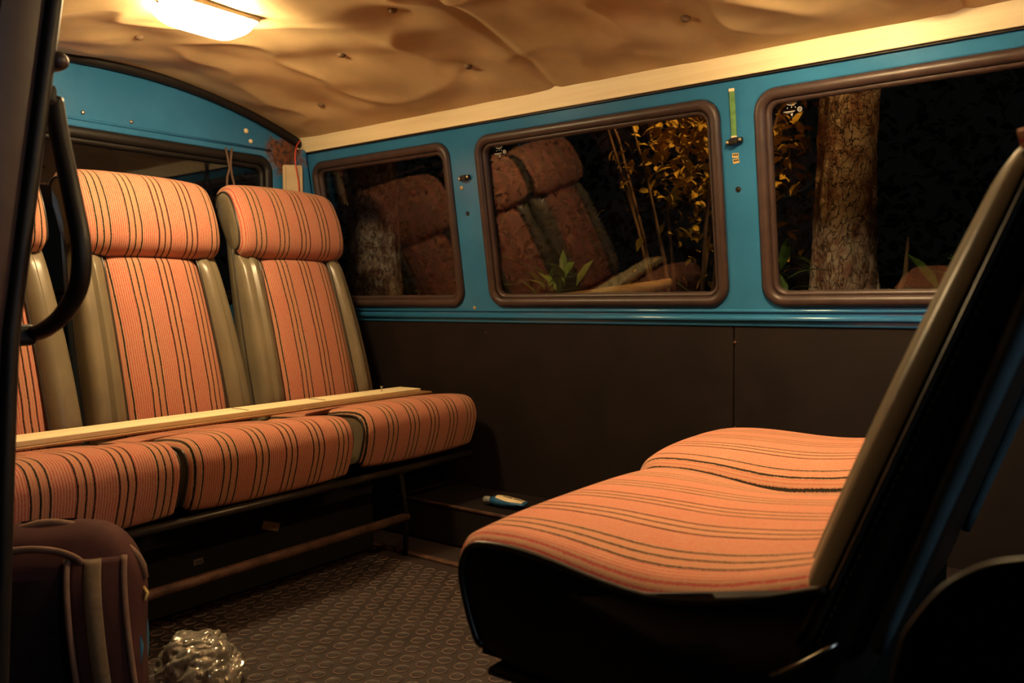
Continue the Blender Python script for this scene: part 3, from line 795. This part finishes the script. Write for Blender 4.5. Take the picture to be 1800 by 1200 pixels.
for X, z in ((-1.737, 1.109), (-1.737, 0.722)):
    b = B(); b.lathe([(0.0062, 0.0), (0.0066, 0.002), (0.004, 0.0032), (0.001, 0.0026)], 12); o = b.build('screw_cup', 'brass', wall_r); o.location = (X, srf(z), 0)
b = B(); b.lathe([(0.0035, 0), (0.0035, 0.002), (0.001, 0.003)], 8); o = b.build('screw_cup', 'steel', wall_r); o.location = (-2.472, srf(1.252), 0)

# cream pad and red wire in the rear corner
cpd = empty('corner_pad', (-2.462, 1.925, 1.10)); tag(cpd, 'cream padded strip in the rear corner above the end seat', 'pad')
R = Matrix.Rotation(-0.62, 3, 'Z')
b = B(); b.box((0, 0, 0.02), (0.02, 0.072, 0.25), 0.008, R); o = b.build('pad_body', 'padc', cpd); autosmooth(o, 40)
for s in (-1, 1):
    b = B(); b.box(R @ Vector((0.0105, s * 0.024, 0.02)), (0.001, 0.0012, 0.235), 0, R); b.build('pad_seam', 'web', cpd, False)
b = B(); b.tube([(-2.440, 1.945, 1.335), (-2.436, 1.925, 1.312), (-2.433, 1.914, 1.27), (-2.432, 1.916, 1.235), (-2.431, 1.925, 1.19), (-2.431, 1.929, 1.14), (-2.432, 1.930, 1.08)], 0.0024, 6)
o = b.build('red_wire', 'red'); tag(o, 'thin red wire hanging in the rear corner', 'wire')

# cord loops hanging in the rear window
b = B(); b.tube([(-2.455, 1.645, 1.268), (-2.452, 1.652, 1.22), (-2.45, 1.655, 1.20), (-2.45, 1.645, 1.17), (-2.45, 1.640, 1.10), (-2.45, 1.647, 1.06), (-2.45, 1.668, 1.08), (-2.45, 1.675, 1.13), (-2.45, 1.662, 1.18), (-2.452, 1.660, 1.22), (-2.455, 1.668, 1.268)], 0.004, 6)
o = b.build('cord_loop', 'rope'); tag(o, 'dark cord loop hanging in front of the rear window', 'cord')

# grab handle and knob on the door pillar
gh = empty('grab_handle', (-1.14, 0.50, 0.70)); tag(gh, 'black curved grab handle on the dark door pillar', 'handle')
pts = smooth_prof([(-1.150, 1.02), (-1.135, 0.965), (-1.108, 0.89), (-1.088, 0.825), (-1.096, 0.775), (-1.138, 0.738), (-1.19, 0.716), (-1.24, 0.705)], 6)
b = B(); b.tube([(x + 1.14, 0.012, z - 0.70) for x, z in pts], 0.0125, 12, flat=0.9); b.build('grip', 'black_rubber', gh)
for x, z in ((-1.152, 1.022), (-1.240, 0.705)):
    b = B(); b.box((x + 1.14, -0.012, z - 0.70), (0.035, 0.05, 0.03), 0.008); b.build('handle_mount', 'black_rubber', gh, False)
kb = B().lathe([(0.010, 0.0), (0.012, 0.006), (0.012, 0.022), (0.008, 0.028)], 14, (0, 0, 0), Matrix.Rotation(PI / 2, 3, 'Y')).build('door_knob', 'rubber')
kb.location = (-1.150, 0.512, 1.066); tag(kb, 'small dark round knob high on the door pillar', 'knob')

# ------------------------------------------------------------------ tube on the ledge
tb = empty('glue_tube', (-1.485, 1.925, 0.124), 0.18); tag(tb, 'blue squeeze tube with cream label lying on the dark ledge', 'tube')
sec = [(-0.055, 0.010, 0.010), (-0.03, 0.018, 0.017), (0.0, 0.021, 0.016), (0.035, 0.023, 0.011), (0.062, 0.024, 0.003)]
b = B(); v = []; n = 16
for x, ry, rz_ in sec:
    for k in range(n): v.append((x, ry * math.cos(2 * PI * k / n), 0.018 + rz_ * math.sin(2 * PI * k / n)))
f = [(i * n + k, i * n + (k + 1) % n, (i + 1) * n + (k + 1) % n, (i + 1) * n + k) for i in range(len(sec) - 1) for k in range(n)] + [tuple(range(n)), tuple(4 * n + k for k in range(n))]
b.add(v, f); b.build('tube_body', 'tube', tb)
b = B(); b.lathe([(0.010, 0), (0.011, 0.004), (0.011, 0.020), (0.009, 0.022)], 14, (-0.056, 0, 0.018), Matrix.Rotation(-PI / 2, 3, 'Y')); b.build('tube_cap', 'cap', tb)
def tl(i, j):
    x = -0.034 + 0.090 * i; q0 = [q for q in range(4) if sec[q][0] <= x][-1]; t = (x - sec[q0][0]) / (sec[q0 + 1][0] - sec[q0][0])
    ry = sec[q0][1] + (sec[q0 + 1][1] - sec[q0][1]) * t + 0.0012; rz_ = sec[q0][2] + (sec[q0 + 1][2] - sec[q0][2]) * t + 0.0012
    a = math.radians(48 + 118 * j - 22 * math.sin(PI * i))
    return (x, -ry * math.cos(a), 0.018 + rz_ * math.sin(a))
b = B(); b.grid(tl, 16, 10); lb = b.build('tube_label', 'labelc', tb)
b = B()
for row, sp in ((0.42, (0.28, 0.95)), (0.66, (0.40, 0.95))):
    q = sp[0]
    while q < sp[1]:
        wq = 0.045
        P = [Vector(tl(q, row - 0.07)), Vector(tl(q + wq, row - 0.07)), Vector(tl(q + wq, row + 0.07)), Vector(tl(q, row + 0.07))]
        b.add([p_ + Vector((0, -0.0004, 0.0006)) for p_ in P], [(0, 1, 2, 3)]); q += 0.066 if abs(q - 0.56) > 0.04 else 0.12
b.build('label_print', 'print', lb, False)

# ------------------------------------------------------------------ backpack in the doorway
bp = empty('backpack', (-1.500, 0.635, 0.0), 0.90); tag(bp, 'dark maroon backpack with tan webbing straps standing by the door pillar', 'backpack')
def pack(i, j):   # i round, j up
    a = 2 * PI * i; z = 0.37 * j
    hx, hy = 0.150, 0.070
    top = math.sqrt(max(0.0, 1 - max(0.0, (j - 0.62) / 0.38) ** 2.4)); bot = 0.97 + 0.03 * min(1, j / 0.25)
    c, s_ = math.cos(a), math.sin(a); e = 0.55
    x = hx * math.copysign(abs(c) ** e, c) * (0.30 + 0.70 * top) * bot; y = hy * math.copysign(abs(s_) ** e, s_) * (0.12 + 0.88 * top) * bot
    nn_ = noise.noise(Vector((x * 14, y * 14, z * 11))) * 0.006
    return (x * (1 + nn_ * 4), y * (1 + nn_ * 6), z)
b = B(); b.grid(pack, 48, 30); b.f.append(tuple(range(48))); b.build('pack_body', 'pack', bp)
def front(x, z, d=0.0):   # face turned to the door opening (local -y)
    j = max(0.0, min(1.0, z / 0.37)); top = math.sqrt(max(0.0, 1 - max(0.0, (j - 0.62) / 0.38) ** 2.4))
    return Vector((x, -0.070 * (0.12 + 0.88 * top) - d, z))
# lid rim bindings
b = B(); b.tube([Vector((0.152 * math.cos(t) ** 3 * 0.4 + 0.152 * math.cos(t) * 0.6, -0.012 * math.sin(t), 0.255 + 0.115 * math.sin(t) ** 0.8)) for t in [PI * k / 24 for k in range(25)]], 0.0065, 8); b.build('lid_binding', 'binding', bp)
b = B(); b.tube([front(-0.02 + 0.090 * math.cos(t), 0.300 + 0.042 * math.sin(t), 0.022 * math.sin(t) + 0.004) for t in [PI * k / 20 for k in range(21)]], 0.008, 8, flat=0.6); b.build('carry_handle', 'binding', bp)
# right shoulder strap: padded body, webbing, edge bindings
def sstrap(xc, wd, d, zt_=0.318):
    bb = B()
    def fn(i, j):
        z = zt_ - (zt_ - 0.02) * j; x = xc(j) + (i - 0.5) * wd
        q = front(0, z); arc = 0.022 * math.sin(PI * min(1, j * 1.05)) ** 0.6
        return (x, q.y - d - arc + 0.006 * (2 * i - 1) ** 2 - 0.004 * (j < 0.02), z)
    bb.grid(fn, 8, 30); return bb, fn
xc1 = lambda j: 0.088 + 0.022 * j ** 1.2
b, f1 = sstrap(xc1, 0.088, 0.010); o = b.build('shoulder_strap', 'pack', bp); sm = o.modifiers.new('thick', 'SOLIDIFY'); sm.thickness = 0.012; sm.offset = -1
for e in (0.0, 1.0):
    p = B(); p.tube([Vector(f1(e, j / 30)) for j in range(31)], 0.0055, 7); p.build('strap_binding', 'binding', o)
b, f2 = sstrap(lambda j: xc1(j) - 0.004, 0.030, 0.015); o2 = b.build('webbing', 'web', o); sm = o2.modifiers.new('thick', 'SOLIDIFY'); sm.thickness = 0.002
xc2 = lambda j: -0.092 - 0.015 * j ** 1.2
b, f1 = sstrap(xc2, 0.088, 0.010); o = b.build('shoulder_strap', 'pack', bp); sm = o.modifiers.new('thick', 'SOLIDIFY'); sm.thickness = 0.012; sm.offset = -1
for e in (0.0, 1.0):
    p = B(); p.tube([Vector(f1(e, j / 30)) for j in range(31)], 0.0055, 7); p.build('strap_binding', 'binding', o)
b, f2 = sstrap(lambda j: xc2(j), 0.030, 0.015); o2 = b.build('webbing', 'web', o)
# black mesh back pad between the straps and a blue side panel
b = B(); b.grid(lambda i, j: front((i - 0.5) * 0.12, 0.02 + 0.27 * j, 0.006 + 0.006 * math.sin(PI * i)), 8, 12); b.build('back_pad', 'pack_dark', bp)
b = B(); b.grid(lambda i, j: (0.128 + 0.020 * math.sin(PI * min(1, 0.15 + 0.85 * (1 - j))) , -0.03 + 0.075 * i, 0.01 + 0.21 * j), 8, 12); o = b.build('side_pocket', 'bluecloth', bp); sm = o.modifiers.new('thick', 'SOLIDIFY'); sm.thickness = 0.006
b = B(); b.tube([(0.150, -0.01, 0.242), (0.158, -0.015, 0.232), (0.154, -0.02, 0.220)], 0.003, 6); b.build('zip_pull', 'yellow', bp)

# crinkled plastic bag beside the backpack
def crk(i, j):
    a = 2 * PI * i; ph = 0.5 * PI * j
    r = math.cos(ph) ** 0.7; h = math.sin(ph)
    x, y, z = 0.090 * r * math.cos(a), 0.075 * r * math.sin(a), 0.086 * h
    q = Vector((x * 30, y * 30, z * 30))
    d = 0.010 * noise.noise(q) + 0.007 * (abs(noise.noise(q * 2.1)) - 0.3)
    return (x + d * math.cos(a), y + d * math.sin(a), max(0.0, z + d * (1 if j > 0.03 else 0)))
b = B(); b.grid(crk, 110, 46); o = b.build('plastic_bag', 'foil', None, False); o.location = (-1.465, 0.890, 0.002); o.rotation_euler = (0, 0, 0.10)
tag(o, 'crumpled shiny clear plastic bag on the floor beside the backpack', 'bag')

# ------------------------------------------------------------------ outside: bank, trees, bushes
def bank(X, Y):
    t = max(0.0, min(1.0, (Y - 2.18) / 0.42)); t = t * t * (3 - 2 * t)
    return -0.50 + 1.17 * t + 0.05 * max(0, Y - 3.0) + 0.05 * noise.noise(Vector((X * 1.7, Y * 1.7, 0))) + 0.02 * noise.noise(Vector((X * 6, Y * 6, 3)))
b = B(); b.grid(lambda i, j: (-9 + 12 * i, -6 + 14 * j, bank(-9 + 12 * i, -6 + 14 * j) if -6 + 14 * j > 0 else -0.5), 120, 140)
o = b.build('ground', 'soil'); struct(o, 'dark earth bank outside the van windows', 'ground')
def trunk(X, Y, r, z1, seed, label, lean=(0, 0)):
    def fn(i, j):
        a = 2 * PI * i; z = z0 + (z1 - z0) * j
        q = Vector((math.cos(a) * 3.2, math.sin(a) * 3.2, z * 4.2 + seed))
        pl_ = noise.cell(Vector((math.cos(a) * 2.3 + 7, math.sin(a) * 2.3 + 7, z * 5.5 + seed))) if False else 0
        rr = r * (1 + 0.10 * noise.noise(q) + 0.07 * noise.noise(q * 2.7) + 0.03 * noise.noise(q * 7)) * (1 + 0.22 * max(0, 1 - j * 4) ** 2) * (1 - 0.10 * j)
        return (rr * math.cos(a) + lean[0] * j, rr * math.sin(a) + lean[1] * j, z - z0)
    z0 = bank(X, Y) - 0.05
    rt = empty('tree', (X, Y, z0)); tag(rt, label, 'tree')
    b = B(); b.grid(fn, 72, 150); b.build('tree_trunk', 'bark', rt)
    return rt
trunk(-0.815, 2.98, 0.098, 3.2, 1.3, 'thick bark-covered tree trunk behind the front side window', (0.05, 0))
trunk(-2.78, 2.62, 0.112, 3.2, 8.3, 'pale rough tree trunk behind the small rear side window')
# leaning branch stubs
b = B(); b.tube([(0, 0, 0), (0.03, 0.02, 0.10), (0.07, 0.02, 0.22), (0.075, 0.03, 0.34)], [0.012, 0.011, 0.008, 0.004], 7); b.tube([(0.0, 0, 0.02), (-0.05, 0.01, 0.08), (-0.07, 0.02, 0.11)], [0.008, 0.006, 0.003], 6)
o = b.build('branch', 'twig'); o.location = (-0.66, 2.86, 0.60); tag(o, 'bare brown branch rising beside the tree trunk', 'branch')
b = B(); b.tube([(-0.24, -0.02, -0.012), (-0.1, 0, 0.0), (0.1, 0, 0.022), (0.24, 0.02, 0.045)], [0.020, 0.022, 0.021, 0.015], 12)
o = b.build('fallen_log', 'log'); o.location = (-1.52, 2.58, 0.758); tag(o, 'fallen yellowish log lying under the leafy bush outside', 'log')

def leaf_mesh(name, mat, ln=0.06, wd=0.03):
    vs = []; fs = []
    for k, t in enumerate((0.0, 0.3, 0.65, 1.0)):
        hw_ = wd / 2 * (0.05, 0.95, 0.8, 0.03)[k]; zc = 0.12 * ln * math.sin(PI * t) - 0.10 * ln * t
        vs += [(-hw_, t * ln, zc + 0.10 * wd), (0, t * ln, zc), (hw_, t * ln, zc + 0.10 * wd)]
    for k in range(3):
        a = k * 3; fs += [(a, a + 1, a + 4, a + 3), (a + 1, a + 2, a + 5, a + 4)]
    me = bpy.data.meshes.new(name); me.from_pydata(vs, [], fs); me.materials.append(M[mat]); return me, vs, fs
def rand_rot():
    return Matrix.Rotation(random.uniform(0, 2 * PI), 3, 'Z') @ Matrix.Rotation(random.uniform(-1.1, 1.1), 3, 'X') @ Matrix.Rotation(random.uniform(-1.0, 1.0), 3, 'Y')
gold, gv, gf = leaf_mesh('leaf', 'leaf_gold')
bush = empty('leafy_bush', (-1.35, 2.88, 0.57)); tag(bush, 'bush with golden yellow leaves behind the middle side window', 'bush')
stems = []
for k in range(9):
    a = random.uniform(-0.36, 0.40); hgt = random.uniform(0.75, 1.15); y = random.uniform(-0.16, 0.18)
    pth = [Vector((a * 0.3, 0, -0.05)), Vector((a * 0.6, y * 0.5, hgt * 0.4)), Vector((a, y, hgt * 0.8)), Vector((a * 1.3, y * 1.3, hgt))]
    b = B(); b.tube(pth, [0.009, 0.007, 0.005, 0.002], 6); b.build('stem', 'twig', bush); stems.append(pth)
cnt = 0
def bush_pt():
    while True:
        x = random.uniform(-0.52, 0.38); z = random.uniform(0.15, 1.12); y = random.uniform(-0.22, 0.25)
        # dense crown to the upper right, thin trailing twigs to the lower left
        d = math.exp(-((x - 0.08) / 0.22) ** 2 - ((z - 0.78) / 0.24) ** 2) + 0.07 * math.exp(-((x - 0.05) / 0.24) ** 2 - ((z - 0.45) / 0.22) ** 2)
        d *= 0.5 + 0.9 * max(0, 0.5 + noise.noise(Vector((x * 8, y * 8, z * 8))))
        if random.random() < d: return Vector((x, y, z))
for k in range(290):
    o = link('leaf', gold, bush); q = bush_pt(); o.location = q
    o.rotation_euler = rand_rot().to_euler(); s = random.uniform(0.55, 1.15); o.scale = (s, s, s)
fb_ = B()
for k in range(900):
    q = bush_pt() + Vector((0, 0.16, 0)); R = rand_rot(); s = random.uniform(0.6, 1.2)
    fb_.add([q + R @ (Vector(v) * s) for v in gv], gf)
o = fb_.build('leaf_mass', 'leaf_gold', bush, False); o['kind'] = 'stuff'
# low green plants along the bank
gl_, lv, lf = leaf_mesh('frond', 'leaf_green', 0.15, 0.032)
plab = ['low green fern at the left foot of the tree trunk', 'low green fern to the right of the branch by the tree trunk', 'green weed under the right side of the leafy bush',
        'dim green weed at the far left of the middle side window', 'pale green weed at the lower left of the middle side window', 'small green weed right below the leafy bush', 'dim green fern between bush and tree trunk']
for k, (X, Y, n_) in enumerate(((-0.965, 2.66, 26), (-0.40, 2.74, 22), (-1.10, 2.52, 18), (-1.98, 2.86, 18), (-1.80, 2.66, 18), (-1.42, 2.50, 12), (-1.0, 3.50, 22))):
    z = bank(X, Y) ; r = empty('weed_plant', (X, Y, z)); tag(r, plab[k], 'plant', 'low plants on the bank')
    for q in range(n_):
        o = link('frond', gl_, r); a = random.uniform(0, 2 * PI)
        o.location = (random.uniform(-0.09, 0.09), random.uniform(-0.06, 0.06), random.uniform(-0.02, 0.16))
        o.rotation_euler = (random.uniform(0.2, 1.2), random.uniform(-0.4, 0.4), a); s = random.uniform(0.5, 1.15); o.scale = (s, s, s)
# dark hedge far behind
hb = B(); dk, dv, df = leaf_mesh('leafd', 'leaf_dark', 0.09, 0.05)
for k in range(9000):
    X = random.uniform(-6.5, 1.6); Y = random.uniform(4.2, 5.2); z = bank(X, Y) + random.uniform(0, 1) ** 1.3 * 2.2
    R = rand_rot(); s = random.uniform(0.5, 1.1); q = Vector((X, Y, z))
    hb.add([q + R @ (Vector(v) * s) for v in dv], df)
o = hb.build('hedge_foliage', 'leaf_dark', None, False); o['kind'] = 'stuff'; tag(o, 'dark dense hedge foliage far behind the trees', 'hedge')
